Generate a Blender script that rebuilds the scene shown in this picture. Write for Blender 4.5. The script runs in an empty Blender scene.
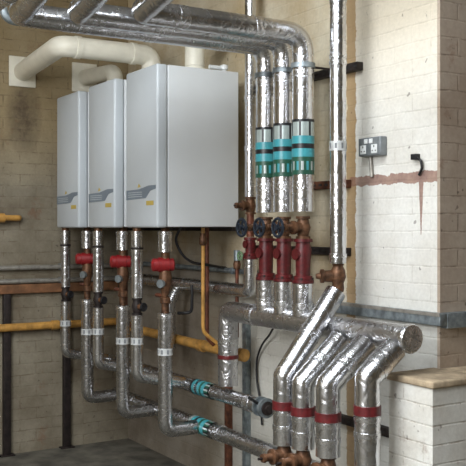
import bpy, math, random
from mathutils import Vector, Matrix
random.seed(7)
V = Vector
C = bpy.context.scene.collection
PI = math.pi
# ------------------------------------------------------------------ camera
F, CX, HY = 890.0, 233.0, 228.0
CAM = V((6.07, -2.819, 1.57))
FW = V((-0.8515, 0.5243, 0)).normalized()
RT = V((0.5243, 0.8515, 0)).normalized()

def at(px, py, Y):
    """point of the place on the vertical plane y=Y seen at pixel px,py"""
    d = FW + RT*((px-CX)/F) + V((0, 0, 1))*((HY-py)/F)
    t = (Y-CAM.y)/d.y
    return CAM + d*t

def atx(px, py, X):
    d = FW + RT*((px-CX)/F) + V((0, 0, 1))*((HY-py)/F)
    t = (X-CAM.x)/d.x
    return CAM + d*t

# ------------------------------------------------------------------ materials
def srgb(c):
    return tuple(((x/255)/12.92 if x/255 <= .04045 else ((x/255+.055)/1.055)**2.4) for x in c)

class NT:
    def __init__(s, name):
        s.m = bpy.data.materials.new(name); s.m.use_nodes = True
        s.t = s.m.node_tree; s.b = s.t.nodes['Principled BSDF']
        s.tc = s.t.nodes.new('ShaderNodeTexCoord')
    def n(s, ty, **kw):
        n = s.t.nodes.new('ShaderNode'+ty)
        for k, v in kw.items():
            if k in n.inputs: n.inputs[k].default_value = v
            else: setattr(n, k, v)
        return n
    def l(s, a, b): s.t.links.new(a, b)
    def noise(s, scale, detail=3, rough=.55, vec=None, dist=0):
        n = s.n('TexNoise'); n.inputs['Scale'].default_value = scale
        n.inputs['Detail'].default_value = detail; n.inputs['Roughness'].default_value = rough
        n.inputs['Distortion'].default_value = dist
        s.l(vec or s.tc.outputs['Object'], n.inputs['Vector']); return n.outputs['Fac']
    def ramp(s, src, stops, interp='LINEAR'):
        r = s.n('ValToRGB'); e = r.color_ramp.elements; r.color_ramp.interpolation = interp
        while len(e) < len(stops): e.new(.5)
        for i, (p, c) in enumerate(stops):
            e[i].position = p; e[i].color = (*c, 1) if len(c) == 3 else c
        s.l(src, r.inputs['Fac']); return r.outputs['Color']
    def mix(s, f, a, b, mode='MIX'):
        n = s.n('Mix'); n.data_type = 'RGBA'; n.blend_type = mode
        for v, sk in ((f, n.inputs[0]), (a, n.inputs[6]), (b, n.inputs[7])):
            if hasattr(v, 'links') or hasattr(v, 'is_linked'): s.l(v, sk)
            elif isinstance(v, (int, float)): sk.default_value = v
            else: sk.default_value = (*v, 1)
        return n.outputs[2]
    def math(s, op, a, b=None, c=None, clamp=False):
        n = s.n('Math'); n.operation = op; n.use_clamp = clamp
        for i, v in enumerate((a, b, c)):
            if v is None: continue
            if isinstance(v, (int, float)): n.inputs[i].default_value = v
            else: s.l(v, n.inputs[i])
        return n.outputs[0]
    def bump(s, h, strength=.3, dist=.01):
        b = s.n('Bump'); b.inputs['Strength'].default_value = strength; b.inputs['Distance'].default_value = dist
        s.l(h, b.inputs['Height']); s.l(b.outputs['Normal'], s.b.inputs['Normal'])
    def set(s, **kw):
        for k, v in kw.items():
            k = k.replace('_', ' ')
            if isinstance(v, tuple): v = (*v, 1)
            s.b.inputs[k].default_value = v

def simple(name, col, rough=.5, metal=0, var=.12, scale=30, bump=.0, spec=None):
    t = NT(name); c = srgb(col)
    f = t.noise(scale, 4)
    d = tuple(x*(1-var*2) for x in c); h = tuple(min(1, x*(1+var)) for x in c)
    t.l(t.ramp(f, [(.35, d), (.65, h)]), t.b.inputs['Base Color'])
    t.set(Roughness=rough, Metallic=metal)
    if bump: t.bump(f, bump, .004)
    return t.m

def foil(name, col, r0=.22, r1=.42, strength=.6, scale=22):
    t = NT(name); c = srgb(col)
    n1 = t.noise(scale, 3, .6, dist=1.2); n2 = t.noise(6, 2)
    v = t.n('TexVoronoi'); v.feature = 'DISTANCE_TO_EDGE'; v.inputs['Scale'].default_value = scale*.8
    t.l(t.tc.outputs['Object'], v.inputs['Vector'])
    cr = t.math('MINIMUM', v.outputs['Distance'], .12)
    n4 = t.noise(scale*2.6, 2, .5, dist=.8)
    h = t.math('ADD', t.math('MULTIPLY', n1, 1.0), t.math('MULTIPLY', cr, 2.6))
    h = t.math('ADD', h, t.math('MULTIPLY', n4, .35 if strength > .5 else .1))
    t.bump(h, strength, .009)
    t.l(t.ramp(n2, [(.3, tuple(x*.78 for x in c)), (.7, c)]), t.b.inputs['Base Color'])
    rr = t.n('MapRange'); rr.inputs[3].default_value = r0; rr.inputs[4].default_value = r1
    t.l(n1, rr.inputs[0]); t.l(rr.outputs[0], t.b.inputs['Roughness'])
    t.set(Metallic=1.0); return t.m

def brick(name, axis, paint, stain, joint, kind):
    """painted brickwork, courses in world metres; axis = horizontal axis name"""
    t = NT(name)
    sp = t.n('SeparateXYZ'); t.l(t.tc.outputs['Object'], sp.inputs[0])
    x, z = sp.outputs[axis], sp.outputs['Z']; X = sp.outputs['X']
    cb = t.n('CombineXYZ'); t.l(x, cb.inputs[0]); t.l(z, cb.inputs[1])
    wob = t.n('TexNoise'); wob.inputs['Scale'].default_value = 9
    t.l(cb.outputs[0], wob.inputs['Vector'])
    wv = t.n('VectorMath'); wv.operation = 'MULTIPLY_ADD'
    t.l(wob.outputs['Color'], wv.inputs[0]); wv.inputs[1].default_value = (.012, .012, 0)
    t.l(cb.outputs[0], wv.inputs[2])
    b = t.n('TexBrick'); b.inputs['Scale'].default_value = 1
    b.inputs['Brick Width'].default_value = .235; b.inputs['Row Height'].default_value = .078
    b.inputs['Mortar Size'].default_value = .005; b.inputs['Mortar Smooth'].default_value = .6
    b.inputs['Color1'].default_value = (1, 1, 1, 1); b.inputs['Color2'].default_value = (.86, .86, .86, 1)
    b.inputs['Mortar'].default_value = (.0, .0, .0, 1)
    t.l(wv.outputs[0], b.inputs['Vector'])
    n1 = t.noise(2.2, 5, .65); n2 = t.noise(14, 5, .7); n3 = t.noise(60, 3)
    base = t.ramp(n1, [(.36, stain), (.62, paint)])
    if kind == 'A':
        # cream gloss right of the pipes, older buff paint to the left, narrow brown band between
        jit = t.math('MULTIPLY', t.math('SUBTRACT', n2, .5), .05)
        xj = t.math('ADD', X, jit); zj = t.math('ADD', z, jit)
        right = t.math('GREATER_THAN', xj, 2.645)
        cream = t.ramp(n1, [(.3, srgb((212, 208, 198))), (.62, srgb((234, 233, 227)))])
        # bare patch of buff high up on the right
        hi = t.math('SUBTRACT', z, 2.05); hi = t.math('MULTIPLY', hi, 2.0, clamp=True)
        cream = t.mix(hi, cream, srgb((212, 202, 182)))
        base = t.mix(right, base, cream)
        # whiter paint low behind the manifold
        low = t.math('MULTIPLY', t.math('SUBTRACT', 1.35, z), 4.0, clamp=True)
        lowx = t.math('MULTIPLY', t.math('SUBTRACT', X, 1.2), 3.0, clamp=True)
        lw = t.math('MULTIPLY', t.math('MULTIPLY', low, lowx), .8)
        base = t.mix(lw, base, srgb((206, 206, 200)))
        # darker grey-brown tone blended in below the boilers
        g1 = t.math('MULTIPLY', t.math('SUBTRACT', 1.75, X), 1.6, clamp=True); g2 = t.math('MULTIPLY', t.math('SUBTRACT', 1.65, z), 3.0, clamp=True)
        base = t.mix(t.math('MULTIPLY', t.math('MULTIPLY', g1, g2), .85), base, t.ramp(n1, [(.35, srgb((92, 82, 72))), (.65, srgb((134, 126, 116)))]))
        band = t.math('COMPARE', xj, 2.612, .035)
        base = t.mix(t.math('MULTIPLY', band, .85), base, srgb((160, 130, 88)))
        r1 = t.math('COMPARE', zj, 1.80, .024); r1 = t.math('MULTIPLY', r1, t.math('GREATER_THAN', X, 2.6))
        xd = t.math('ADD', X, t.math('MULTIPLY', jit, .25))
        r2 = t.math('COMPARE', xd, 3.105, t.math('MULTIPLY', t.math('SUBTRACT', z, 1.50), .055))
        r2 = t.math('MULTIPLY', r2, t.math('COMPARE', z, 1.67, .13))
        red = t.math('MAXIMUM', r1, r2)
        base = t.mix(t.math('MULTIPLY', red, .85), base, t.ramp(n2, [(.35, srgb((120, 76, 62))), (.7, srgb((170, 132, 112)))]))
    else:
        # reddish bare patches where the paint is gone
        if name.endswith('left'):
            up = t.math('MULTIPLY', t.math('SUBTRACT', t.math('ADD', z, t.math('MULTIPLY', n1, .5)), 2.1), 2.2, clamp=True)
            base = t.mix(t.math('MULTIPLY', up, .4), base, srgb((186, 160, 108)))
        if axis == 'Y' and name.endswith('left'):
            dy = t.math('MULTIPLY', t.math('ADD', x, .80), 7.0); dz = t.math('MULTIPLY', t.math('SUBTRACT', z, 2.35), 3.4)
            rr = t.math('ADD', t.math('MULTIPLY', dy, dy), t.math('MULTIPLY', dz, dz))
            sm = t.math('SUBTRACT', 1.0, rr, clamp=True)
            base = t.mix(t.math('MULTIPLY', sm, t.math('MULTIPLY', n2, 1.5)), base, srgb((70, 56, 42)))
        p = t.ramp(t.noise(5, 6, .7), [(.60, (0, 0, 0)), (.68, (1, 1, 1))])
        base = t.mix(t.math('MULTIPLY', p, .45), base, srgb((120, 78, 52)))
    mort = t.math('SUBTRACT', 1.0, b.outputs['Fac'])
    chips = t.ramp(n2, [(.46, (0, 0, 0)), (.62, (1, 1, 1))])
    mk = t.math('MULTIPLY', t.math('MULTIPLY', b.outputs['Fac'], chips), .22 if kind == 'A' else .6)
    col = t.mix(mk, base, joint)
    spots = t.ramp(t.noise(24, 2, .5), [(.70, (0, 0, 0)), (.74, (1, 1, 1))])
    col = t.mix(t.math('MULTIPLY', spots, .55), col, tuple(q*.35 for q in joint))
    col = t.mix(.25, col, t.ramp(n3, [(.3, (.55,)*3), (.7, (1, 1, 1))]), 'MULTIPLY')
    t.l(col, t.b.inputs['Base Color'])
    h = t.math('ADD', t.math('MULTIPLY', mort, .35 if kind == 'A' else .5), t.math('MULTIPLY', n2, .5))
    t.bump(h, .45, .007)
    t.set(Roughness=.75); return t.m

M = {}
M['foil'] = foil('foil_jacket', (222, 223, 226), .17, .34, .24, 15)
M['foil_dull'] = foil('dull_foil_jacket', (200, 200, 202), .18, .36, .26, 16)
M['foil_crumpled'] = foil('crumpled_foil_jacket', (214, 214, 217), .2, .38, .55, 24)
M['foil_smooth'] = foil('smooth_foil', (228, 229, 232), .2, .34, .3, 30)
M['tape'] = simple('white_tape', (205, 208, 208), .4, .2)
M['enamel'] = simple('white_enamel', (214, 218, 220), .38, 0, .015, 3)
M['enamel_front'] = simple('grey_enamel', (196, 203, 208), .35, 0, .015, 3)
M['pvc'] = simple('cream_flue_plastic', (234, 230, 214), .45, 0, .04, 8)
M['red'] = simple('dark_red_paint', (92, 23, 26), .45, .0, .2, 40, .2)
M['red_bright'] = simple('red_plastic', (138, 24, 28), .5, 0, .15, 40)
M['bronze'] = simple('aged_bronze', (108, 76, 54), .5, .5, .3, 35, .4)
M['copper'] = simple('aged_copper', (112, 66, 48), .5, .4, .25, 30, .2)
M['rust'] = simple('rusty_steel', (104, 62, 42), .8, .1, .3, 25, .5)
M['steel'] = simple('galvanised_steel', (150, 160, 165), .45, .7, .2, 25, .2)
M['conduit'] = simple('grey_conduit', (160, 156, 148), .45, .5, .15, 25)
M['black'] = simple('black_rubber', (22, 22, 25), .5, 0, .15, 40)
M['wheel'] = simple('blue_black_handwheel', (34, 42, 54), .4, .1, .2, 40)
M['iron'] = simple('dark_iron', (44, 36, 34), .6, .3, .25, 30, .3)
M['gas'] = simple('yellow_ochre_paint', (190, 142, 72), .45, 0, .16, 18, .2)
M['wood'] = simple('brown_board', (132, 92, 62), .75, 0, .25, 12, .3)
M['teal'] = simple('teal_tape', (66, 152, 162), .35, 0, .05, 20)
M['ink'] = simple('black_print', (28, 30, 34), .4, 0, .1, 20)
M['green'] = simple('green_print', (36, 84, 66), .4, 0, .1, 20)
M['band_clear'] = simple('pale_tape', (176, 188, 186), .35, .35, .05, 20)
M['logo'] = simple('slate_logo_print', (122, 134, 146), .4, 0, .05, 20)
M['logo_lines'] = simple('pale_logo_lines', (188, 196, 202), .4, 0, .02, 20)
M['yellow_print'] = simple('yellow_print', (200, 176, 90), .4, 0, .05, 20)
M['seam'] = simple('grey_seam', (120, 124, 128), .5, 0, .05, 20)
M['plaster'] = simple('pale_mortar', (190, 182, 165), .85, 0, .12, 14, .5)
M['socket'] = simple('metal_clad_grey', (134, 140, 144), .4, .5, .08, 30)
M['white'] = simple('white_plastic', (225, 228, 228), .4, 0, .02, 20)
M['handle_green'] = simple('green_handle', (110, 140, 104), .5, 0, .1, 30)
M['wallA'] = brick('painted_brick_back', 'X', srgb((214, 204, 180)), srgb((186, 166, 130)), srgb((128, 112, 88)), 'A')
M['wallB'] = brick('painted_brick_left', 'Y', srgb((142, 134, 116)), srgb((108, 97, 79)), srgb((90, 72, 52)), 'B')
M['wallR'] = brick('bare_buff_brick', 'Y', srgb((186, 172, 156)), srgb((166, 148, 130)), srgb((104, 84, 68)), 'B')
M['plinth_top'] = simple('dusty_mortar_top', (172, 154, 128), .85, 0, .2, 16, .4)
M['brickP'] = brick('painted_brick_pier', 'X', srgb((230, 230, 224)), srgb((206, 202, 192)), srgb((140, 120, 100)), 'B')
M['floor'] = simple('dusty_concrete', (98, 94, 84), .9, 0, .25, 6, .5)
M['ceiling'] = simple('grey_ceiling', (150, 148, 142), .9, 0, .1, 4)

# ------------------------------------------------------------------ mesh builder
class MB:
    def __init__(s): s.v = []; s.f = []; s.mi = []; s.cur = 0
    def ring(s, c, a, b, r, n):
        i0 = len(s.v)
        for k in range(n):
            t = 2*PI*k/n; s.v.append(c + a*(r*math.cos(t)) + b*(r*math.sin(t)))
        return i0
    def skin(s, i0, i1, n):
        for k in range(n):
            s.f.append((i0+k, i0+(k+1) % n, i1+(k+1) % n, i1+k)); s.mi.append(s.cur)
    def cap(s, i0, n, flip=False):
        s.f.append(tuple(range(i0, i0+n))[::-1] if flip else tuple(range(i0, i0+n))); s.mi.append(s.cur)
    @staticmethod
    def fillet(pts, R, k=7):
        pts = [V(p) for p in pts]; out = [pts[0]]; Rs = R if isinstance(R, (list, tuple)) else [R]*len(pts)
        for i in range(1, len(pts)-1):
            a, b, c = pts[i-1], pts[i], pts[i+1]
            d1 = (a-b); d2 = (c-b); l1, l2 = d1.length, d2.length
            d1.normalize(); d2.normalize()
            ang = d1.angle(d2)
            if ang > PI-.02: out.append(b); continue
            t = min(Rs[i-1]/math.tan(ang/2), l1*.49, l2*.49)
            p, q = b+d1*t, b+d2*t
            for j in range(k+1):
                u = j/k
                out.append(p*(1-u)**2 + b*(2*u*(1-u)) + q*u**2)
        out.append(pts[-1]); return out
    def tube(s, pts, r, n=20, R=None, caps=True, k=7):
        pts = s.fillet(pts, R, k) if R else [V(p) for p in pts]
        # drop duplicates
        q = [pts[0]]
        for p in pts[1:]:
            if (p-q[-1]).length > 1e-5: q.append(p)
        pts = q
        d = (pts[1]-pts[0]).normalized()
        a = d.orthogonal().normalized(); b = d.cross(a)
        prev = d; idx = []
        for i, p in enumerate(pts):
            if i == 0: t = d
            elif i == len(pts)-1: t = (pts[i]-pts[i-1]).normalized()
            else: t = ((pts[i]-pts[i-1]).normalized()+(pts[i+1]-pts[i]).normalized()).normalized()
            q_ = prev.rotation_difference(t); a = q_ @ a; b = q_ @ b; prev = t
            idx.append(s.ring(p, a, b, r[i] if isinstance(r, (list, tuple)) else r, n))
        for i in range(len(idx)-1): s.skin(idx[i], idx[i+1], n)
        if caps: s.cap(idx[0], n, True); s.cap(idx[-1], n)
        return s
    def lathe(s, p, axis, prof, n=20, caps=True):
        p = V(p); axis = V(axis).normalized(); a = axis.orthogonal().normalized(); b = axis.cross(a)
        idx = [s.ring(p+axis*h, a, b, max(r, 1e-4), n) for h, r in prof]
        for i in range(len(idx)-1): s.skin(idx[i], idx[i+1], n)
        if caps: s.cap(idx[0], n, True); s.cap(idx[-1], n)
        return s
    def torus(s, c, axis, R, r, n=24, m=8):
        c = V(c); axis = V(axis).normalized(); a = axis.orthogonal().normalized(); b = axis.cross(a)
        i0 = len(s.v)
        for i in range(n):
            t = 2*PI*i/n; d = a*math.cos(t)+b*math.sin(t)
            for j in range(m):
                u = 2*PI*j/m; s.v.append(c+d*(R+r*math.cos(u))+axis*(r*math.sin(u)))
        for i in range(n):
            for j in range(m):
                s.f.append((i0+i*m+j, i0+((i+1) % n)*m+j, i0+((i+1) % n)*m+(j+1) % m, i0+i*m+(j+1) % m)); s.mi.append(s.cur)
        return s
    def box(s, lo, hi, bev=0):
        lo, hi = V(lo), V(hi); i = len(s.v)
        if bev:
            # box with chamfered vertical and horizontal edges (convex hull of 24 points)
            import bmesh
            bm = bmesh.new(); bmesh.ops.create_cube(bm, size=1)
            for v in bm.verts:
                v.co = V(((lo[k]+hi[k])/2 + v.co[k]*(hi[k]-lo[k])) for k in range(3))
            bmesh.ops.bevel(bm, geom=bm.edges[:], offset=bev, segments=3, affect='EDGES', profile=.5)
            bm.verts.ensure_lookup_table()
            for v in bm.verts: s.v.append(v.co.copy())
            for f in bm.faces: s.f.append(tuple(i+v.index for v in f.verts)); s.mi.append(s.cur)
            bm.free(); return s
        for z in (lo.z, hi.z):
            for x, y in ((lo.x, lo.y), (hi.x, lo.y), (hi.x, hi.y), (lo.x, hi.y)): s.v.append(V((x, y, z)))
        for f in ((0, 3, 2, 1), (4, 5, 6, 7), (0, 1, 5, 4), (1, 2, 6, 5), (2, 3, 7, 6), (3, 0, 4, 7)):
            s.f.append(tuple(i+k for k in f)); s.mi.append(s.cur)
        return s
    def prism(s, pts, d):
        """polygon pts extruded by vector d"""
        pts = [V(p) for p in pts]; d = V(d); i = len(s.v); n = len(pts)
        s.v += pts + [p+d for p in pts]
        s.f.append(tuple(range(i, i+n))[::-1]); s.mi.append(s.cur)
        s.f.append(tuple(range(i+n, i+2*n))); s.mi.append(s.cur)
        for k in range(n):
            s.f.append((i+k, i+(k+1) % n, i+n+(k+1) % n, i+n+k)); s.mi.append(s.cur)
        return s
    def build(s, name, mats, parent=None, smooth=True, loc=None):
        me = bpy.data.meshes.new(name)
        off = V(loc) if loc is not None else (parent['_o'] if parent is not None else V((0, 0, 0)))
        off = V(off)
        me.from_pydata([tuple(p-off) for p in s.v], [], s.f)
        if not isinstance(mats, (list, tuple)): mats = [mats]
        for m in mats: me.materials.append(M[m])
        for p, mi in zip(me.polygons, s.mi): p.material_index = mi
        if smooth:
            me.shade_smooth() if hasattr(me, 'shade_smooth') else None
            try: me.set_sharp_from_angle(angle=math.radians(38))
            except Exception: pass
        import bmesh
        bm = bmesh.new(); bm.from_mesh(me); bmesh.ops.recalc_face_normals(bm, faces=bm.faces); bm.to_mesh(me); bm.free()
        o = bpy.data.objects.new(name, me); C.objects.link(o)
        if parent is not None:
            o.parent = parent; o['_o'] = list(off)
        else:
            o.location = off; o['_o'] = list(off)
        return o

class TB(MB):
    """tape wraps round a pipe: every lathe becomes a part of its own"""
    def __init__(s): s.items = []
    def lathe(s, *a, **k): s.items.append((a, k)); return s
    def build(s, name, mats, parent=None, **kw):
        for a, k in s.items: MB().lathe(*a, **k).build(name, mats, parent, **kw)
def tag(o, label, cat, group=None):
    o['label'] = label; o['category'] = cat
    if group: o['group'] = group
    return o
def thing(name, loc, label, cat, group=None):
    o = bpy.data.objects.new(name, None); C.objects.link(o); o.location = V(loc); o['_o'] = list(loc)
    o.empty_display_size = .05
    return tag(o, label, cat, group)
def dup(root, loc, label, rotz=None):
    r = root.copy(); C.objects.link(r); r.location = V(loc); r['label'] = label; r['_o'] = list(loc)
    if rotz is not None: r.rotation_euler.z = rotz
    def rec(src, dst):
        for ch in list(src.children):
            c = ch.copy(); C.objects.link(c); c.parent = dst; rec(ch, c)
    rec(root, r); return r
def structure(o): o['kind'] = 'structure'; return o
def kid_label(o, t): o['label'] = t; return o

def bandmesh(p0, p1, r, rows, n=28):
    """printed wrap: rows of (fraction, pattern); pattern int material or tuple cycling round the pipe"""
    p0, p1 = V(p0), V(p1); ax = (p1-p0); L = ax.length; ax.normalize()
    a = ax.orthogonal().normalized(); b = ax.cross(a); mb = MB(); h = 0
    i = mb.ring(p0, a, b, r, n)
    for fr, pat in rows:
        h += fr*L; j = mb.ring(p0+ax*h, a, b, r, n)
        for k in range(n):
            mb.f.append((i+k, i+(k+1) % n, j+(k+1) % n, j+k))
            mb.mi.append(pat if isinstance(pat, int) else pat[k % len(pat)])
        i = j
    return mb
BMATS = ['band_clear', 'teal', 'ink', 'green']
ROWS = [(.05, 2), (.25, (0, 2, 0, 0)), (.14, 1), (.09, 2), (.15, 1), (.08, 3), (.16, (0, 3, 1, 3)), (.08, 3)]

# ------------------------------------------------------------------ the room
HC = 3.5
structure(MB().box((-.3, -4.9, -.15), (8.6, 3.2, 0)).build('floor', 'floor', smooth=False))
sx0, sx1, sy0, sy1 = 2.8, 5.2, -3.8, -1.5       # skylight opening
cl = MB().box((-.3, -4.9, HC), (sx0, 3.2, HC+.15)).box((sx1, -4.9, HC), (8.6, 3.2, HC+.15))
cl.box((sx0, -4.9, HC), (sx1, sy0, HC+.15)).box((sx0, sy1, HC), (sx1, 3.2, HC+.15))
structure(cl.build('ceiling', 'ceiling', smooth=False))
fr = MB()
for k in range(4):
    xx = sx0+(sx1-sx0-.05)*k/3; fr.box((xx, sy0, HC+.02), (xx+.05, sy1, HC+.08))
structure(fr.build('window_2', 'white', smooth=False))
structure(MB().box((-.3, -4.9, 0), (0, 0, HC)).build('wall_left', 'wallB', smooth=False))
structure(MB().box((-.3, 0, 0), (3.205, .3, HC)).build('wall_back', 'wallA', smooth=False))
structure(MB().box((3.19, .001, 0), (3.222, 3.0, HC)).build('wall_return', 'wallR', smooth=False))
structure(MB().box((3.222, 3.0, 0), (8.6, 3.2, HC)).build('wall_alcove', 'wallR', smooth=False))
structure(MB().box((8.4, -4.7, 0), (8.6, 3.0, HC)).build('wall_right', 'wallB', smooth=False))
# wall behind the camera's left with a tall window
wx0, wx1, wz0, wz1 = 3.6, 5.6, 1.9, 3.3
w = MB().box((0, -4.9, 0), (wx0, -4.7, HC)).box((wx1, -4.9, 0), (8.4, -4.7, HC))
w.box((wx0, -4.9, 0), (wx1, -4.7, wz0)).box((wx0, -4.9, wz1), (wx1, -4.7, HC))
structure(w.build('wall_front', 'wallB', smooth=False))
w = MB().box((wx0, -4.82, wz0), (wx0+.06, -4.76, wz1)).box((wx1-.06, -4.82, wz0), (wx1, -4.76, wz1))
w.box((wx0, -4.82, wz0), (wx1, -4.76, wz0+.06)).box((wx0, -4.82, wz1-.06), (wx1, -4.76, wz1)).box((4.58, -4.82, wz0), (4.62, -4.76, wz1))
structure(w.build('window_1', 'white', smooth=False))
# low brick pier at the right
pb = MB().box((3.195, -.27, 0), (3.455, 0, .925))
pb.box((3.222, 0, 0), (3.455, 1.1, .925))
pier = structure(pb.build('trim_1', 'brickP', smooth=False)); 
pt = MB().box((3.185, -.28, .925), (3.465, -.001, .955), .008).box((3.222, -.02, .925), (3.465, 1.11, .955), .008)
cp = structure(pt.build('trim_2', 'plinth_top'))

# ------------------------------------------------------------------ boilers
BX, BW, BH = [.16, .73, 1.30], .405, .90
BF, BBK, BZ = -.62, -.09, 1.572
def make_boiler(x0):
    r = thing('wall_boiler', (x0+BW/2, BBK, BZ), 'white wall boiler nearest the pipes, its whole side panel in view', 'boiler', 'three white boilers in a row on the wall')
    x1 = x0+BW; z0, z1 = BZ, BZ+BH
    MB().box((x0+.004, BF+.07, z0+.004), (x1-.004, BBK, z1), .006).build('casing', 'enamel', r)
    fp = kid_label(MB().box((x0, BF, z0), (x1, BF+.068, z1+.002), .014).build('front_panel', 'enamel_front', r), 'grey-white front cover')
    # printed swoosh and lines low on the front
    y = BF-.0005
    def q(u, v): return V((x0+u*BW, y, z0+v))
    lg = MB().prism([q(.0+.03, .16), q(.03, .215), q(.45, .218), q(.75, .235), q(.97, .235), q(.97, .215), q(.80, .205), q(.66, .165)], (0, -.0015, 0))
    lg.cur = 1
    for k in range(3): lg.prism([q(.1, .175+k*.012), q(.1, .179+k*.012), q(.55, .179+k*.012), q(.55, .175+k*.012)], (0, -.003, 0))
    lg.cur = 2
    lg.prism([q(.40, .226), q(.44, .25), q(.50, .232)], (0, -.0015, 0))
    lg.prism([q(.68, .125), q(.68, .15), q(.9, .15), q(.9, .125)], (0, -.0015, 0))
    kid_label(lg.build('printed_badge', ['logo', 'logo_lines', 'yellow_print'], fp, smooth=False), 'slate-coloured printed badge')
    MB().lathe((x0+BW/2, -.27, z1), (0, 0, 1), [(0, .07), (.02, .07), (.02, .058), (.045, .058)], 28).build('flue_spigot', 'pvc', r)
    MB().box((x0+.03, BBK-.03, z0-.02), (x1-.03, 0, z0+.003)).build('mounting_rail', 'iron', r, smooth=False)
    for fx in (.08, .3):
        yy = -.585 if fx < .1 else -.515
        MB().lathe((x0+fx, yy, z0-.02), (0, 0, 1), [(0, .024), (.02, .024), (.021, .03), (.024, .03)], 16).build('pipe_connector', 'bronze', r)
    return r
b3 = make_boiler(BX[2])
dup(b3, (BX[1]+BW/2, BBK, BZ), 'middle white wall boiler, with one neighbour on each side')
dup(b3, (BX[0]+BW/2, BBK, BZ), 'white wall boiler at the far end of the row by the left wall')

# ------------------------------------------------------------------ flues
zt = BZ+BH+.047
def plate(c, r):
    MB().box((0.0005, c.y-.095, c.z-.105), (.014, c.y+.095, c.z+.105), .004).build('wall_plate', 'pvc', r)
def collar(mb, p, ax, r): mb.lathe(V(p)-V(ax)*.02, ax, [(0, r), (.003, r+.006), (.037, r+.006), (.04, r)], 28)
c1 = atx(84, 78, 0)
r = thing('flue_pipe', (BX[0]+BW/2, -.27, zt), 'short cream plastic flue elbowed from the far boiler straight into the left wall', 'flue', 'cream flues above the boilers')
x = BX[0]+BW/2; fz = c1.z
MB().tube([(x, -.27, zt), (x, -.27, fz), (.014, c1.y, fz)], .056, 28, R=.06).build('pipe', 'pvc', r)
plate(V((0, c1.y, fz)), r)
x = BX[1]+BW/2
pe = atx(22, 72, 0)                       # hole in the left wall
ptn = at(148, 52, -.36)
ztop = 2.675; yb = -.885
r = thing('flue_pipe', (x, -.27, zt), 'long cream plastic flue looping out from the middle boiler to the left wall', 'flue', 'cream flues above the boilers')
pts = [(x, -.27, zt), (x, -.27, ztop), (x, yb, ztop), (.012, pe.y, pe.z)]
MB().tube(pts, .064, 28, R=.07).build('pipe', 'pvc', r)
mb = TB(); collar(mb, (x, -.40, ztop), (0, -1, 0), .063); collar(mb, (x, yb+.11, ztop), (0, -1, 0), .063)
mb.build('collar', 'pvc', r)
plate(pe, r)
x = BX[2]+BW/2
r = thing('flue_pipe', (x, -.27, zt), 'cream plastic flue rising from the near boiler behind the overhead pipes', 'flue', 'cream flues above the boilers')
MB().tube([(x, -.27, zt), (x, -.27, 2.72), (x, 0.0, 2.72)], .058, 28, R=.07).build('pipe', 'pvc', r)

# ------------------------------------------------------------------ overhead foil pipes that turn down
ZB = 2.515; YV = -.25
XV = [2.225, 2.387, 2.55]
elb = [-1.56, -1.35, -1.12]
names = ['furthest of the three big foil overhead pipes, turning down beside the thin riser', 'middle one of the three big foil overhead pipes that turn down the wall',
         'nearest of the three big foil overhead pipes, its drop beside the wall brackets']
ZV = 1.62
py_band = [(128, 178), (124, 177), (120, 175)]
for i in range(3):
    X = XV[i]
    r = thing('overhead_pipe', (X, YV, ZV+.03), names[i], 'pipe', 'large foil-lagged overhead pipes')
    MB().tube([(X+2.2, elb[i], ZB+.42), (X, elb[i], ZB), (X, YV, ZB), (X, YV, ZV+.03)], .053, 28, R=[.03, .10]).build('insulation', 'foil_crumpled' if i == 9 else 'foil', r)
    mb = TB()
    for zz in (2.30, 1.76): mb.lathe((X, YV, zz), (0, 0, 1), [(0, .052), (.001, .0545), (.04, .0545), (.041, .052)], 28)
    for yy in (-.55, -.95): mb.lathe((X, yy, ZB), (0, 1, 0), [(0, .052), (.001, .0545), (.05, .0545), (.051, .052)], 28)
    mb.build('joint_tape', 'foil_smooth', r)
    D = at(266+18.5*i, 200, YV)
    k = 890/((CAM-V((X, YV, CAM.z))).dot(-FW))
    zt_, zb_ = CAM.z+(HY-py_band[i][0])/k, CAM.z+(HY-py_band[i][1])/k
    kid_label(bandmesh((X, YV, zt_), (X, YV, zb_), .0555, ROWS).build('flow_label', BMATS, r), 'teal and black printed flow label')
# a fourth pipe passing at top left
r = thing('overhead_pipe', (2.0, -1.73, ZB), 'foil overhead pipe cut off by the top left corner of the picture', 'pipe')
MB().tube([(4.5, -1.73, ZB), (2.3, -1.73, ZB), (2.3, -1.73, HC)], .052, 24, R=.1).build('insulation', 'foil', r)
MB().lathe((2.55, -1.73, ZB), (1, 0, 0), [(0, .052), (.001, .055), (.05, .055), (.051, .052)], 24).build('joint_tape', 'foil_smooth', r)
# thin galvanised conduit tucked under the bundle
r = thing('ceiling_conduit', (2.13, -.03, ZB), 'thin grey conduit running along under the overhead foil pipes', 'conduit')
MB().tube([(2.12, 0, ZB-.01), (2.12, -1.60, ZB-.01), (2.12, -1.60, HC)], .018, 14, R=.06).build('tube', 'steel', r)
MB().lathe((2.12, -.0, ZB-.01), (0, -1, 0), [(0, .04), (.012, .04), (.014, .02), (.03, .02)], 18).build('wall_flange', 'steel', r)

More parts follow.
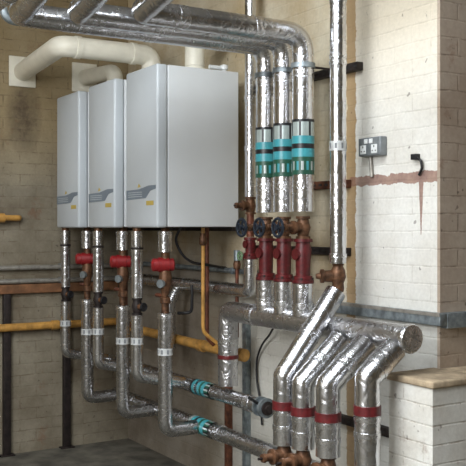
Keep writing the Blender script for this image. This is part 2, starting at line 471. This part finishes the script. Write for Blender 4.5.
# ------------------------------------------------------------------ bronze gate valves with handwheels, stem to -Y
def make_gate(loc, wheel=True, s=1.0, label='', group=None, metal='bronze', wl=.15):
    x, y, z = loc
    r = thing('gate_valve', loc, label, 'valve', group)
    MB().lathe((x, y, z-.055*s), (0, 0, 1), [(0, .036*s), (.012*s, .036*s), (.013*s, .027*s), (.04*s, .033*s), (.055*s, .038*s), (.07*s, .033*s), (.097*s, .027*s), (.098*s, .036*s), (.11*s, .036*s)], 20).build('body', metal, r)
    bon = MB().lathe((x, y-.02*s, z), (0, -1, 0), [(0, .03*s), (.03*s, .027*s), (.032*s, .034*s), (.045*s, .034*s), (.048*s, .02*s), (.075*s, .015*s), (.08*s, .02*s), (.092*s, .018*s)], 18).build('bonnet', metal, r)
    MB().tube([(x, y-.09*s, z), (x, y-(wl+.012)*s, z)], .006*s, 10).build('stem', 'iron', bon)
    if wheel:
        c = V((x, y-wl*s, z)); mb = MB().torus(c, (0, 1, 0), .043*s, .0075*s, 28, 8)
        for k in range(5):
            a = 2*PI*k/5; d = V((math.cos(a), 0, math.sin(a)))
            mb.tube([c+d*.008*s, c+d*.042*s], .005*s, 8)
        mb.lathe(c+V((0, .008, 0)), (0, -1, 0), [(0, .014*s), (.02*s, .012*s)], 14)
        kid_label(mb.build('handwheel', 'wheel', bon), 'blue-black spoked handwheel')
    return r
gp = 'handwheel valves above the red fittings'
g = make_gate((XV[0], YV, 1.572), label='bronze gate valve with dark handwheel, leftmost of the row of three', group=gp)
dup(g, (XV[1], YV, 1.572), 'bronze gate valve with dark handwheel, middle of the row of three')
dup(g, (XV[2], YV, 1.572), 'bronze gate valve with dark handwheel, rightmost of three with its bronze bonnet exposed')

# ------------------------------------------------------------------ red flanged fittings
def make_red(loc, label, group, s=1.0, h=.235):
    x, y, z = loc        # z = bottom
    r = thing('flanged_fitting', loc, label, 'pipe fitting', group)
    MB().lathe(loc, (0, 0, 1), [(.0, .046*s), (.018, .046*s), (.02, .036*s), (h*.45, .037*s), (h*.72, .042*s), (h-.03, .036*s), (h-.016, .036*s), (h-.015, .047*s), (h, .047*s)], 24).build('body', 'red', r)
    MB().lathe((x, y, z-.016), (0, 0, 1), [(0, .054*s), (.015, .054*s)], 24).build('flange', 'red', r)
    MB().lathe((x, y-.02*s, z+h*.62), (0, -1, 0), [(0, .024*s), (.022*s, .024*s), (.023*s, .027*s), (.03*s, .027*s)], 16).build('side_boss', 'red', r)
    for k in range(4):
        a = PI/4+k*PI/2
        MB().lathe((x+.046*s*math.cos(a), y+.046*s*math.sin(a), z-.02), (0, 0, 1), [(0, .006), (.03, .006)], 6).build('bolt', 'iron', r)
    return r
gr = 'red flanged fittings below the handwheels'
ZR = 1.318
f0 = make_red((XV[0], YV, ZR), 'dark red flanged fitting on the leftmost of the three big vertical pipes', gr, h=.199)
dup(f0, (XV[1], YV, ZR), 'dark red flanged fitting on the middle of the three big vertical pipes')
dup(f0, (XV[2], YV, ZR), 'dark red flanged fitting on the rightmost of the three big vertical pipes')

# ------------------------------------------------------------------ manifold (header)
ZH = 1.11
r = thing('manifold_pipe', (1.845, YV, .70), 'horizontal foil-lagged manifold that the three red fittings drop into', 'pipe')
MB().tube([(1.845, YV, .697), (1.845, YV, ZH), (3.30, YV, ZH)], .055, 28, R=.05).build('insulation', 'foil_crumpled', r)
for X in XV:
    MB().tube([(X, YV, ZH+.03), (X, YV, ZR-.018)], .053, 26).build('branch', 'foil', r)
mb = TB()
for X in XV: mb.lathe((X, YV, ZH+.06), (0, 0, 1), [(0, .053), (.001, .056), (.035, .056), (.036, .053)], 26)
for X in (2.64, 2.1): mb.lathe((X, YV, ZH), (1, 0, 0), [(0, .055), (.001, .058), (.05, .058), (.051, .055)], 26)
mb.lathe((1.845, YV, .92), (0, 0, 1), [(0, .055), (.001, .058), (.04, .058), (.041, .055)], 26)
mb.build('joint_tape', 'foil_smooth', r)
MB().lathe((3.298, YV, ZH), (1, 0, 0), [(0, .062), (.012, .063), (.02, .058), (.024, .04), (.021, .02)], 28).build('end_cap', 'foil_smooth', r)
kid_label(MB().lathe((1.845, YV, .845), (0, 0, 1), [(0, .055), (.001, .0585), (.021, .0585), (.022, .055)], 26).build('red_band', 'red', r), 'dark red band')

# ------------------------------------------------------------------ slanted pipes
def slanted(X, yb, zb, ztop_, zring, zend, label, ytop=YV, top=None, rad=.05, end_floor=False):
    r = thing('slanted_pipe', (X, yb, zend), label, 'pipe', 'slanting foil pipes at lower right')
    a = top or (X, ytop-.042, ztop_-.042)
    MB().tube([a, (X, yb, zb), (X, yb, zend)], rad, 26, R=.012, k=2).build('insulation', 'foil', r)
    kid_label(MB().lathe((X, yb, zring-.019), (0, 0, 1), [(0, rad), (.001, rad+.004), (.039, rad+.004), (.04, rad)], 26).build('red_band', 'red', r), 'dark red band')
    mb = TB()
    for zz in (zring-.045, zring-.11, ): mb.lathe((X, yb, zz), (0, 0, 1), [(0, rad), (.001, rad+.003), (.022, rad+.003), (.023, rad)], 26)
    d = (V((X, yb, zb))-V(a)).normalized(); m_ = V(a)+(V((X, yb, zb))-V(a))*.45
    mb.lathe(m_, d, [(0, rad), (.001, rad+.003), (.05, rad+.003), (.051, rad)], 26)
    mb.build('joint_tape', 'foil_smooth', r)
    return r
RX, RY = 2.785, -.22
pa = at(284, 376, -.527); pb_ = at(303, 383, -.5); pc = at(328, 385, -.5)
slanted(pa.x, pa.y, pa.z, 0, .775, .60, 'slanting foil pipe furthest left, leading down from the bronze valve under the riser', top=(RX, RY-.012, 1.272), rad=.049)
slanted(pb_.x, pb_.y, pb_.z, ZH, .765, .60, 'second slanting foil pipe from the left, branching off the manifold', rad=.051)
slanted(pc.x, pc.y, pc.z, ZH, .772, .605, 'third slanting foil pipe from the left, just before the gap', rad=.053)
slanted(3.255, -.44, .955, ZH, .825, 0.0, 'slanting foil pipe nearest the brick pier, running down out of the picture', rad=.053)

# bronze valves under them
gb = 'bronze valves at the feet of the slanting pipes'
g2 = make_gate((pa.x, pa.y, .55), wheel=False, s=1.05, label='bronze valve under the furthest left slanting pipe', group=gb, wl=.12)
dup(g2, (pb_.x, pb_.y, .55), 'bronze valve under the second slanting pipe')
dup(g2, (pc.x, pc.y, .55), 'bronze valve under the third slanting pipe, at the bottom edge of the picture')
for p, l in ((pa, 'lagged pipe tail below the valve of the first slanting pipe'), (pb_, 'lagged pipe tail below the valve of the second slanting pipe'), (pc, 'lagged pipe tail below the valve of the third slanting pipe')):
    tag(MB().tube([(p.x, p.y, 0), (p.x, p.y, .492)], .042, 22).build('pipe_tail', 'foil_dull', loc=(p.x, p.y, 0)), l, 'pipe', 'pipe tails under the bronze valves')

# ------------------------------------------------------------------ big riser at right, with valve
r = thing('riser_pipe', (RX, RY, 1.40), 'tall foil-lagged vertical riser standing alone right of the three big pipes', 'pipe')
MB().tube([(RX, RY, 1.405), (RX, RY, HC)], .038, 26).build('insulation', 'foil', r)
mb = TB()
for zz in (1.43, 2.33, 2.36, 2.62): mb.lathe((RX, RY, zz), (0, 0, 1), [(0, .038), (.001, .0415), (.02, .0415), (.021, .038)], 26)
mb.build('joint_tape', 'foil_smooth', r)
kid_label(bandmesh((RX, RY, 1.93), (RX, RY, 1.975), .0405, [(.2, 0), (.6, (0, 0, 1)), (.2, 0)], 24).build('white_tape', ['tape', 'seam'], r), 'white printed tape')
r = thing('angle_valve', (RX, RY, 1.275), 'aged bronze angle valve hanging at the foot of the lone riser', 'valve')
MB().lathe((RX, RY, 1.272), (0, 0, 1), [(0, .026), (.015, .03), (.04, .027), (.07, .038), (.10, .034), (.12, .024), (.131, .03)], 20).build('body', 'bronze', r)
MB().lathe((RX-.01, RY-.01, 1.345), (-.5, -1, 0), [(0, .03), (.05, .027), (.055, .033), (.068, .033), (.07, .016), (.09, .012)], 18).build('bonnet', 'bronze', r)

# wall struts
def strut(x0, x1, z, label, mat='iron', rods=()):
    r = thing('wall_strut', ((x0+x1)/2, 0, z), label, 'bracket', 'steel struts across the back wall')
    mb = MB().box((x0, -.041, z-.02), (x1, -.0005, z+.02), .003)
    mb.build('channel', mat, r)
    mb = MB()
    for k in range(int((x1-x0)/.05)):
        xx = x0+.03+k*.05; MB().box((xx, -.0425, z-.005), (xx+.025, -.0405, z+.005)).build('slot', 'black', r, smooth=False)
    for (X, Y, rad) in rods:
        MB().tube([(X, -.04, z), (X, Y+rad, z)], .006, 8).build('rod', 'iron', r)
        MB().lathe((X, Y, z-.012), (0, 0, 1), [(0, rad+.001), (.0005, rad+.005), (.024, rad+.005), (.0245, rad+.001)], 24, caps=False).build('pipe_clip', 'steel', r)
    return r
strut(1.80, 2.705, 2.36, 'black strut high on the back wall behind the riser', rods=[(X, YV, .055) for X in XV])
strut(2.02, 2.615, 1.79, 'rusty strut at the left end of the red brick stripe', 'rust')
strut(1.80, 2.615, 1.452, 'black strut behind the red fittings and the foot of the riser')
strut(2.15, 2.93, .616, 'dark strut low on the wall behind the slanting pipes', rods=())

# ------------------------------------------------------------------ thin riser next to boiler, with run along the wall
TX, TY = 1.872, -.12
r = thing('small_riser_pipe', (TX, TY, 1.22), 'slim foil-lagged riser close beside the near boiler, bending left under it', 'pipe')
MB().tube([(TX, TY, HC), (TX, TY, 1.745)], .031, 22).build('insulation', 'foil', r)
MB().tube([(TX, TY, 1.395), (TX, TY, 1.215), (.30, TY, 1.215)], .038, 22, R=.05).build('insulation', 'foil', r)
MB().tube([(1.02, TY, 1.19), (1.02, TY-.06, 1.10), (1.02, TY-.06, .80)], .034, 22, R=.05).build('branch', 'foil_dull', r)
mb = TB()
for zz in (2.0, 2.28): mb.lathe((TX, TY, zz), (0, 0, 1), [(0, .031), (.001, .034), (.03, .034), (.031, .031)], 22)
mb.build('joint_tape', 'foil_smooth', r)
make_gate((TX, TY, 1.695), wheel=False, s=.88, label='small bronze valve pointing left on the slim riser beside the boiler', wl=.11)
MB_ = MB().tube([(TX, TY, 1.647), (TX, TY, 1.52)], .022, 18)
tag(MB_.build('bare_pipe', 'copper', loc=(TX, TY, 1.53)), 'short bare copper length between the valves of the slim riser', 'pipe')
make_red((TX, TY, 1.413), 'small dark red fitting with bolts on the slim riser beside the boiler', gr, s=.78, h=.105)

r = thing('wall_conduit', (1.2, -.03, 1.315), 'thin galvanised pipe on the back wall just above the lagged run', 'conduit')
MB().tube([(.02, -.035, 1.315), (1.80, -.035, 1.315)], .016, 14).build('tube', 'steel', r)
for xx in (.6, 1.55): MB().box((xx, -.055, 1.295), (xx+.02, -.0005, 1.335), .002).build('saddle', 'steel', r)
# small drain branch
p = at(237, 262, -.07)
r = thing('drain_pipe', (p.x, -.07, 1.0), 'slim copper drain pipe rising between boiler and red fittings', 'pipe')
MB().tube([(p.x, -.07, .93), (p.x, -.07, 1.35)], .011, 12).build('tube', 'copper', r)
MB().lathe((p.x, -.07, 1.33), (0, 0, 1), [(0, .02), (.03, .024), (.05, .017)], 14).build('union', 'bronze', r)
MB().tube([(p.x, -.07, 1.38), (p.x, -.07, 1.44)], .02, 14).build('cap', 'steel', r)
h = at(240, 256, -.13)
mb = MB().torus(h, (0, 1, 0), .022, .006, 20, 6); mb.tube([h, (h.x, -.085, h.z)], .006, 8)
mb.tube([h-V((.022, 0, 0)), h+V((.022, 0, 0))], .004, 6)
kid_label(mb.build('handle', 'handle_green', r), 'pale green ring handle')

# ------------------------------------------------------------------ boiler pipes
ZF, ZL, YL = .635, .427, -.28
ordn = ['far', 'middle', 'near']
flowY, retY = -.585, -.515
def whiteband(x, y, z, rad, parent):
    rows = [(.2, 0), (.6, (0, 0, 1)), (.2, 0)]
    kid_label(bandmesh((x, y, z-.02), (x, y, z+.02), rad+.0025, rows, 24).build('white_tape', ['tape', 'seam'], parent), 'white printed tape')
for i in range(3):
    xf, xr = BX[i]+.08, BX[i]+.30
    # flow side
    r = thing('flow_pipe', (xf, flowY, 1.16), 'slim foil-lagged pipe dropping from the front left of the %s boiler' % ordn[i], 'pipe', 'foil drops just under the boilers')
    MB().tube([(xf, flowY, BZ-.021), (xf, flowY, 1.165)], .034, 22).build('insulation', 'foil', r)
    kid_label(MB().lathe((xf, flowY, 1.445), (0, 0, 1), [(0, .034), (.001, .037), (.012, .037), (.013, .034)], 22).build('collar', 'iron', r), 'dark collar')
    r = thing('flow_elbow_pipe', (xf, flowY, ZF), 'foil pipe below the black valve of the %s boiler, elbowed back at the foot' % ordn[i], 'pipe', 'elbowed foil pipes below the black valves')
    MB().tube([(xf, flowY, 1.065), (xf, flowY, ZF+.075), (xf, YV-.03, ZF+.01)], .035, 22, R=.05).build('insulation', 'foil', r)
    whiteband(xf, flowY, .915-.0*i, .035, r)
    # return side
    r = thing('return_stub_pipe', (xr, retY, 1.44), 'short fat foil stub below the right of the %s boiler' % ordn[i], 'pipe', 'foil stubs above the red caps')
    MB().tube([(xr, retY, BZ-.021), (xr, retY, 1.435)], .04, 22).build('insulation', 'foil', r)
    MB().lathe((xr, retY, 1.53), (0, 0, 1), [(0, .04), (.001, .043), (.015, .043), (.016, .04)], 22).build('joint_tape', 'foil_smooth', r)
    r = thing('return_pipe', (xr, retY, ZL), 'long foil pipe hanging below the bronze valve of the %s boiler' % ordn[i], 'pipe', 'long foil pipes below the bronze valves')
    MB().tube([(xr, retY, 1.09), (xr, retY, ZL), (xr, YL-.04, ZL)], .041, 22, R=.06).build('insulation', 'foil_dull', r)
    MB().lathe((xr, retY, 1.091), (0, 0, 1), [(-.03, .041), (-.029, .044), (0, .044), (.001, .02)], 22).build('joint_tape', 'foil_smooth', r)
    whiteband(xr, retY, .875, .041, r)
# valves on flow side (black wheel)
def make_black(loc, label):
    x, y, z = loc
    r = thing('isolating_valve', loc, label, 'valve', 'black-knobbed valves under the boilers')
    MB().lathe((x, y, z-.05), (0, 0, 1), [(0, .03), (.012, .03), (.013, .022), (.05, .032), (.087, .022), (.088, .03), (.1, .03)], 18).build('body', 'iron', r)
    d = V((.95, .15, 0)).normalized()
    MB().lathe(V(loc)+d*.02, d, [(0, .018), (.04, .014)], 12).build('stem', 'bronze', r)
    c = V(loc)+d*.066
    mb = MB().torus(c, d, .019, .007, 22, 8).lathe(c-d*.004, d, [(0, .02), (.008, .02)], 14)
    kid_label(mb.build('knob', 'black', r), 'round black knob')
    return r
bk = make_black((BX[2]+.08, flowY, 1.115), 'dark valve with round black knob on the near boiler pipe')
dup(bk, (BX[1]+.08, flowY, 1.115), 'dark valve with round black knob on the middle boiler pipe')
dup(bk, (BX[0]+.08, flowY, 1.115), 'dark valve with round black knob on the far boiler pipe')
def make_cap(loc, label):
    x, y, z = loc
    r = thing('safety_valve', loc, label, 'valve', 'red-capped valves under the boilers')
    MB().lathe((x, y, z-.275), (0, 0, 1), [(0, .022), (.05, .022), (.055, .03), (.085, .03), (.09, .021), (.13, .026), (.17, .038), (.21, .036), (.25, .028), (.339, .024)], 18).build('body', 'bronze', r)
    for s in (-1,):
        MB().lathe((x, y-.01, z-.005), (-.35, -1, 0), [(-.062, .026), (-.055, .036), (-.03, .036), (-.028, .042), (.03, .042), (.032, .037), (.06, .037), (.07, .025)], 14).build('cap', 'red_bright', r)['label'] = 'bright red cap'
    MB().lathe((x, y, z-.11), (.5, -1, 0), [(0, .02), (.03, .018), (.032, .024), (.05, .024)], 12).build('test_point', 'steel', r)
    MB().tube([(x-.02, y, z-.18), (x-.09, y-.01, z-.18)], .012, 10).build('side_branch', 'copper', r)
    return r
ck = make_cap((BX[2]+.30, retY, 1.368), 'bronze valve with bright red cap below the near boiler')
dup(ck, (BX[1]+.30, retY, 1.368), 'bronze valve with bright red cap below the middle boiler')
dup(ck, (BX[0]+.30, retY, 1.368), 'bronze valve with bright red cap below the far boiler')
# copper condensate drops
for i in range(3):
    x = BX[i]+.2
    tag(MB().tube([(x, -.185, BZ), (x, -.185, .92), (x, -.14, .875)], .012, 12, R=.03).build('copper_pipe', 'copper', loc=(x, -.185, .92)),
        'thin brown copper pipe reaching the gas pipe below the %s boiler' % ordn[i], 'pipe', 'copper pipes under the boilers')

# flow and return headers along the wall
r = thing('flow_header_pipe', (.24, YV, ZF), 'upper of the two low foil headers, ending at the black flanged valve', 'pipe')
MB().tube([(.20, YV, ZF), (2.165, YV, ZF)], .041, 24).build('insulation', 'foil_dull', r)
q0 = at(196, 388, YV).x; q1 = at(214, 392, YV).x
kid_label(bandmesh((q0, YV, ZF), (q1, YV, ZF), .045, [(.1, 2), (.16, 1), (.1, 2), (.16, 1), (.1, 3), (.16, 1), (.22, (0, 3, 2))]).build('flow_label', BMATS, r), 'teal printed flow label')
mb = TB()
for xx in (1.52, 2.05): mb.lathe((xx, YV, ZF), (1, 0, 0), [(0, .041), (.001, .045), (.05, .045), (.051, .041)], 24)
mb.build('joint_tape', 'foil_smooth', r)
r = thing('return_header_pipe', (.46, YL, ZL), 'lower of the two low foil headers, running out of the picture at the bottom', 'pipe')
MB().tube([(.40, YL, ZL), (3.0, YL, ZL)], .043, 24).build('insulation', 'foil_dull', r)
q0 = at(194, 425, YL).x; q1 = at(214, 430, YL).x
kid_label(bandmesh((q0, YL, ZL), (q1, YL, ZL), .047, [(.12, 0), (.14, 1), (.1, 2), (.16, 1), (.1, 3), (.16, 1), (.22, (0, 3, 2))]).build('flow_label', BMATS, r), 'teal printed flow label')
mb = TB()
for xx in (1.78, 2.3): mb.lathe((xx, YL, ZL), (1, 0, 0), [(0, .043), (.001, .047), (.05, .047), (.051, .043)], 24)
mb.build('joint_tape', 'foil_smooth', r)
# end valve of flow header
r = thing('flanged_valve', (2.20, YV, ZF), 'black flanged valve capping the right end of the upper low header', 'valve')
MB().lathe((2.166, YV, ZF), (1, 0, 0), [(0, .052), (.018, .052), (.019, .036), (.05, .036), (.051, .052), (.069, .052)], 22).build('body', 'steel', r)
MB().lathe((2.236, YV, ZF), (1, 0, 0), [(0, .036), (.010, .036), (.012, .02), (.018, .018)], 22).build('blank_flange', 'iron', r)
MB().tube([(2.2, YV-.03, ZF+.02), (2.2, YV-.09, ZF+.06)], .008, 8).build('lever', 'black', r)

# ------------------------------------------------------------------ gas pipes
r = thing('gas_pipe', (.1, -.12, .845), 'fat ochre-yellow gas pipe running along the back wall under the boilers', 'pipe')
MB().tube([(.075, -.12, .885), (.45, -.12, .86), (1.815, -.12, .845)], .030, 20).build('tube', 'gas', r)
mb = TB()
for xx in (1.30, 1.58, 1.762): mb.lathe((xx, -.12, .848), (1, 0, 0), [(0, .030), (.002, .037), (.05, .037), (.052, .030)], 18)
mb.build('coupling', 'gas', r)
MB().tube([(1.6, -.27, BZ), (1.6, -.27, .97), (1.62, -.12, .85)], .011, 14, R=.06).build('dropper', 'gas', r)
MB().lathe((1.6, -.27, 1.47), (0, 0, 1), [(0, .018), (.01, .024), (.04, .024), (.05, .018), (.07, .02)], 12).build('union', 'bronze', r)
r = thing('gas_pipe', (.05, -.5, .885), 'ochre-yellow gas pipe running low along the left wall', 'pipe')
MB().tube([(.055, -2.6, .885), (.055, -.13, .885)], .027, 20).build('tube', 'gas', r)
MB().lathe((.055, -.62, .885), (0, 1, 0), [(0, .027), (.002, .034), (.05, .034), (.052, .027)], 18).build('coupling', 'gas', r)
q = atx(20, 218, .06)
r = thing('gas_stub_pipe', (.06, q.y, q.z), 'short ochre-yellow pipe end jutting in at the left edge at eye height', 'pipe')
MB().tube([(.06, -2.4, q.z), (.06, q.y+.0, q.z), (0, q.y, q.z)], .02, 16, R=.03).build('tube', 'gas', r)
MB().lathe((.06, q.y-.16, q.z), (0, 1, 0), [(0, .02), (.003, .032), (.05, .032), (.053, .02)], 16).build('coupling', 'gas', r)

# ------------------------------------------------------------------ left wall rails, board, posts
zz = atx(30, 267, .03).z
for k, (y_, lab) in enumerate(((267.5, 'upper of two pale conduits along the left wall'), (281, 'lower of two pale conduits along the left wall, above the brown board'))):
    z = atx(30, y_, .03).z
    r = thing('wall_conduit', (.03, -1.2, z), lab, 'conduit', 'pale conduits on the left wall')
    MB().tube([(.032, -2.6, z), (.032, -.12, z)], .017, 14).build('tube', 'conduit', r)
    for yy in (-.55, -1.15, -1.9): MB().box((0, yy, z-.022), (.052, yy+.02, z+.022), .002).build('saddle', 'steel', r)
z0, z1 = atx(30, 293, .02).z, atx(30, 284, .02).z
tag(MB().box((0.0005, -2.6, z0), (.035, -.1, z1), .003).build('wall_board', 'wood', loc=(0, -1.2, z0)), 'rusty brown board fixed along the left wall under the conduits', 'board')
for px, lab in ((7, 'dark post standing on the left wall at the picture edge'), (67, 'dark post standing on the left wall behind the far boiler pipe')):
    yy = atx(px, 400, .03).y
    r = thing('wall_post', (.02, yy, 0), lab, 'post', 'dark posts on the left wall')
    MB().box((.0005, yy-.025, 0), (.041, yy+.025, z0-.002), .003).build('channel', 'iron', r)
    MB().box((.0005, yy-.05, 0.0005), (.06, yy+.05, .008), .001).build('foot_plate', 'iron', r)
# posts on the back wall
for px, y_, mat, lab, zt2 in ((231, 440, 'rust', 'rusty upright channel on the back wall under the drop of the manifold', .80), (249, 400, 'steel', 'grey upright channel on the back wall right of the manifold drop', 1.10)):
    p = at(px, y_, 0)
    r = thing('wall_channel', (p.x, 0, 0), lab, 'post', 'upright channels on the back wall')
    MB().box((p.x-.021, -.035, 0), (p.x+.021, -.0005, zt2), .003).build('channel', mat, r)
    MB().box((p.x-.04, -.06, 0.0005), (p.x+.04, -.0005, .008), .001).build('foot_plate', 'iron', r)

# ------------------------------------------------------------------ cables
def cable(pts, label, rad=.008, R=.08):
    pts = [V(p) for p in pts]
    # smooth curve
    out = []
    P = [pts[0]]+pts+[pts[-1]]
    for i in range(1, len(P)-2):
        for j in range(6):
            t = j/6; p0, p1, p2, p3 = P[i-1:i+3]
            out.append(.5*((2*p1)+(p2-p0)*t+(2*p0-5*p1+4*p2-p3)*t*t+(3*p1-p0-3*p2+p3)*t**3))
    out.append(pts[-1])
    tag(MB().tube(out, rad, 10).build('cable', 'black', loc=pts[0]), label, 'cable')
cable([(1.66, -.45, BZ), at(176, 240, -.44), at(182, 254, -.40), at(192, 262, -.33), at(208, 265, -.2), at(226, 268, -.02)], 'black cable curving from under the near boiler to the wall')
cable([at(192, 285, -.35), at(192, 300, -.35), at(191, 311, -.35), at(184, 313, -.38), at(178, 313, -.42)], 'short black cable loop below the near boiler', .009)
cable([at(276, 322, -.10), at(270, 334, -.06), at(262, 345, -.04), at(257, 360, -.02), at(257, 380, -.02), at(260, 400, -.02), at(262, 425, -.02)], 'black cable drooping in a curve against the wall under the manifold', .006)

# ------------------------------------------------------------------ right wall: trunking, socket, conduit stub
zT = 1.172
r = thing('cable_trunking', (2.6, 0, zT), 'long grey-blue metal trunking along the back wall, turning the corner', 'trunking')
MB().box((2.50, -.045, zT-.027), (3.268, -.0005, zT+.027), .004).build('trunk', 'steel', r)
MB().box((3.2225, .0, zT-.04), (3.268, 1.6, zT+.027), .004).build('corner_trunk', 'steel', r)
MB().box((2.50, -.049, zT+.014), (3.268, -.0455, zT+.030)).build('lid_edge', 'conduit', r, smooth=False)
p = at(376.5, 147, 0)
r = thing('power_socket', (p.x, 0, p.z), 'grey metal-clad double power socket with white switches on the cream wall', 'socket')
MB().box((p.x-.078, -.042, p.z-.045), (p.x+.078, -.0005, p.z+.045), .006).build('back_box', 'socket', r)
fpl = MB().box((p.x-.076, -.048, p.z-.043), (p.x+.076, -.0425, p.z+.043), .0025).build('face_plate', 'socket', r)
for s in (-1, 1):
    MB().box((p.x+s*.04-.021, -.051, p.z-.034), (p.x+s*.04+.021, -.0485, p.z+.008), .002).build('outlet', 'white', fpl)
    MB().box((p.x+s*.018-.012, -.054, p.z+.014), (p.x+s*.018+.012, -.0485, p.z+.036), .002).build('switch', 'white', fpl)
for s in (-1, 1):
    mb = MB()
    mb.box((p.x+s*.04-.003, -.0516, p.z-.006), (p.x+s*.04+.003, -.0508, p.z+.004))
    for t in (-1, 1): mb.box((p.x+s*.04+t*.011-.004, -.0516, p.z-.024), (p.x+s*.04+t*.011+.004, -.0508, p.z-.019))
    mb.build('pin_holes', 'ink', fpl, smooth=False)

tag(MB().tube([(p.x-.03, -.012, p.z-.044), (p.x-.02, -.012, 1.815)], .009, 10).build('socket_conduit', 'conduit', loc=(p.x-.03, 0, 1.82)), 'thin pale conduit dropping from the power socket', 'conduit')
a = at(415, 157, -.02); b = at(421, 160, -.02); c = at(422, 168, -.015); d = at(419, 175, -.01)
r = thing('cable_end', (a.x, 0, d.z), 'black cable end curling out of a hole above the red brick stripe', 'cable')
MB().tube([a+V((-.01, 0, .002)), b, c, d], .006, 10, R=.02).build('wire', 'black', r)
MB().box((a.x-.02, -.03, a.z-.012), (a.x+.014, -.0005, a.z+.014), .003).build('terminal_block', 'black', r)

# small fixing on top of near boiler
p = at(229, 66, -.10)
r = thing('air_vent', (1.62, -.14, BZ+BH), 'small white vent fitting perched on the back of the near boiler', 'vent')
MB().lathe((1.62, -.14, BZ+BH+.001), (0, 0, 1), [(0, .014), (.02, .014), (.021, .024), (.045, .024), (.05, .012)], 16).build('body', 'white', r)
MB().tube([(1.62, -.14, BZ+BH+.03), (1.62, -.24, BZ+BH+.03)], .012, 10).build('spout', 'white', r)

# ------------------------------------------------------------------ lights
def area(name, loc, target, sx, sy, power, col):
    l = bpy.data.lights.new(name, 'AREA'); l.shape = 'RECTANGLE'; l.size = sx; l.size_y = sy; l.energy = power; l.color = col
    o = bpy.data.objects.new(name, l); C.objects.link(o); o.location = loc
    o.rotation_euler = (V(target)-V(loc)).to_track_quat('-Z', 'Y').to_euler(); return o
area('window_daylight', (4.6, -4.68, 2.6), (2.6, 0, 1.5), 1.9, 1.3, 150, (.97, .98, 1))
area('skylight', (4.0, -2.65, HC+.14), (4.0, -2.65, 0), 2.3, 2.2, 330, (.94, .975, 1))
# unseen twin tube ceiling lamp, added for its light and foil highlights
lx, ly = 1.9, -3.0
r = thing('added_ceiling_lamp', (lx, ly, HC), 'added twin tube ceiling lamp, out of view', 'lamp')
MB().box((lx-.6, ly-.08, HC-.06), (lx+.6, ly+.08, HC-.001), .006).build('housing', 'white', r)
t = NT('added_lamp_tube'); t.set(Emission_Color=(1, .95, .86), Emission_Strength=14.0, Base_Color=(1, 1, 1)); M['lamp'] = t.m
for s in (-.04, .04): MB().tube([(lx-.56, ly+s, HC-.08), (lx+.56, ly+s, HC-.08)], .014, 14).build('tube', 'lamp', r)

wd = bpy.data.worlds.new('World'); bpy.context.scene.world = wd; wd.use_nodes = True
bg = wd.node_tree.nodes['Background']; bg.inputs[0].default_value = (.75, .85, 1, 1); bg.inputs[1].default_value = 1.5

# ------------------------------------------------------------------ camera
cd = bpy.data.cameras.new('Camera'); cam = bpy.data.objects.new('Camera', cd); C.objects.link(cam)
cam.location = CAM; cam.rotation_euler = (PI/2, 0, math.atan2(-FW.x, FW.y))
cd.sensor_width = 36; cd.lens = 36*F/466; cd.shift_y = -(233-HY)/466; cd.clip_start = .05
bpy.context.scene.camera = cam
vs = bpy.context.scene.view_settings
vs.view_transform = 'Standard'; vs.look = 'None'; vs.gamma = 1; vs.use_curve_mapping = False; vs.exposure = -0.17
for o in bpy.data.objects:
    if '_o' in o: del o['_o']
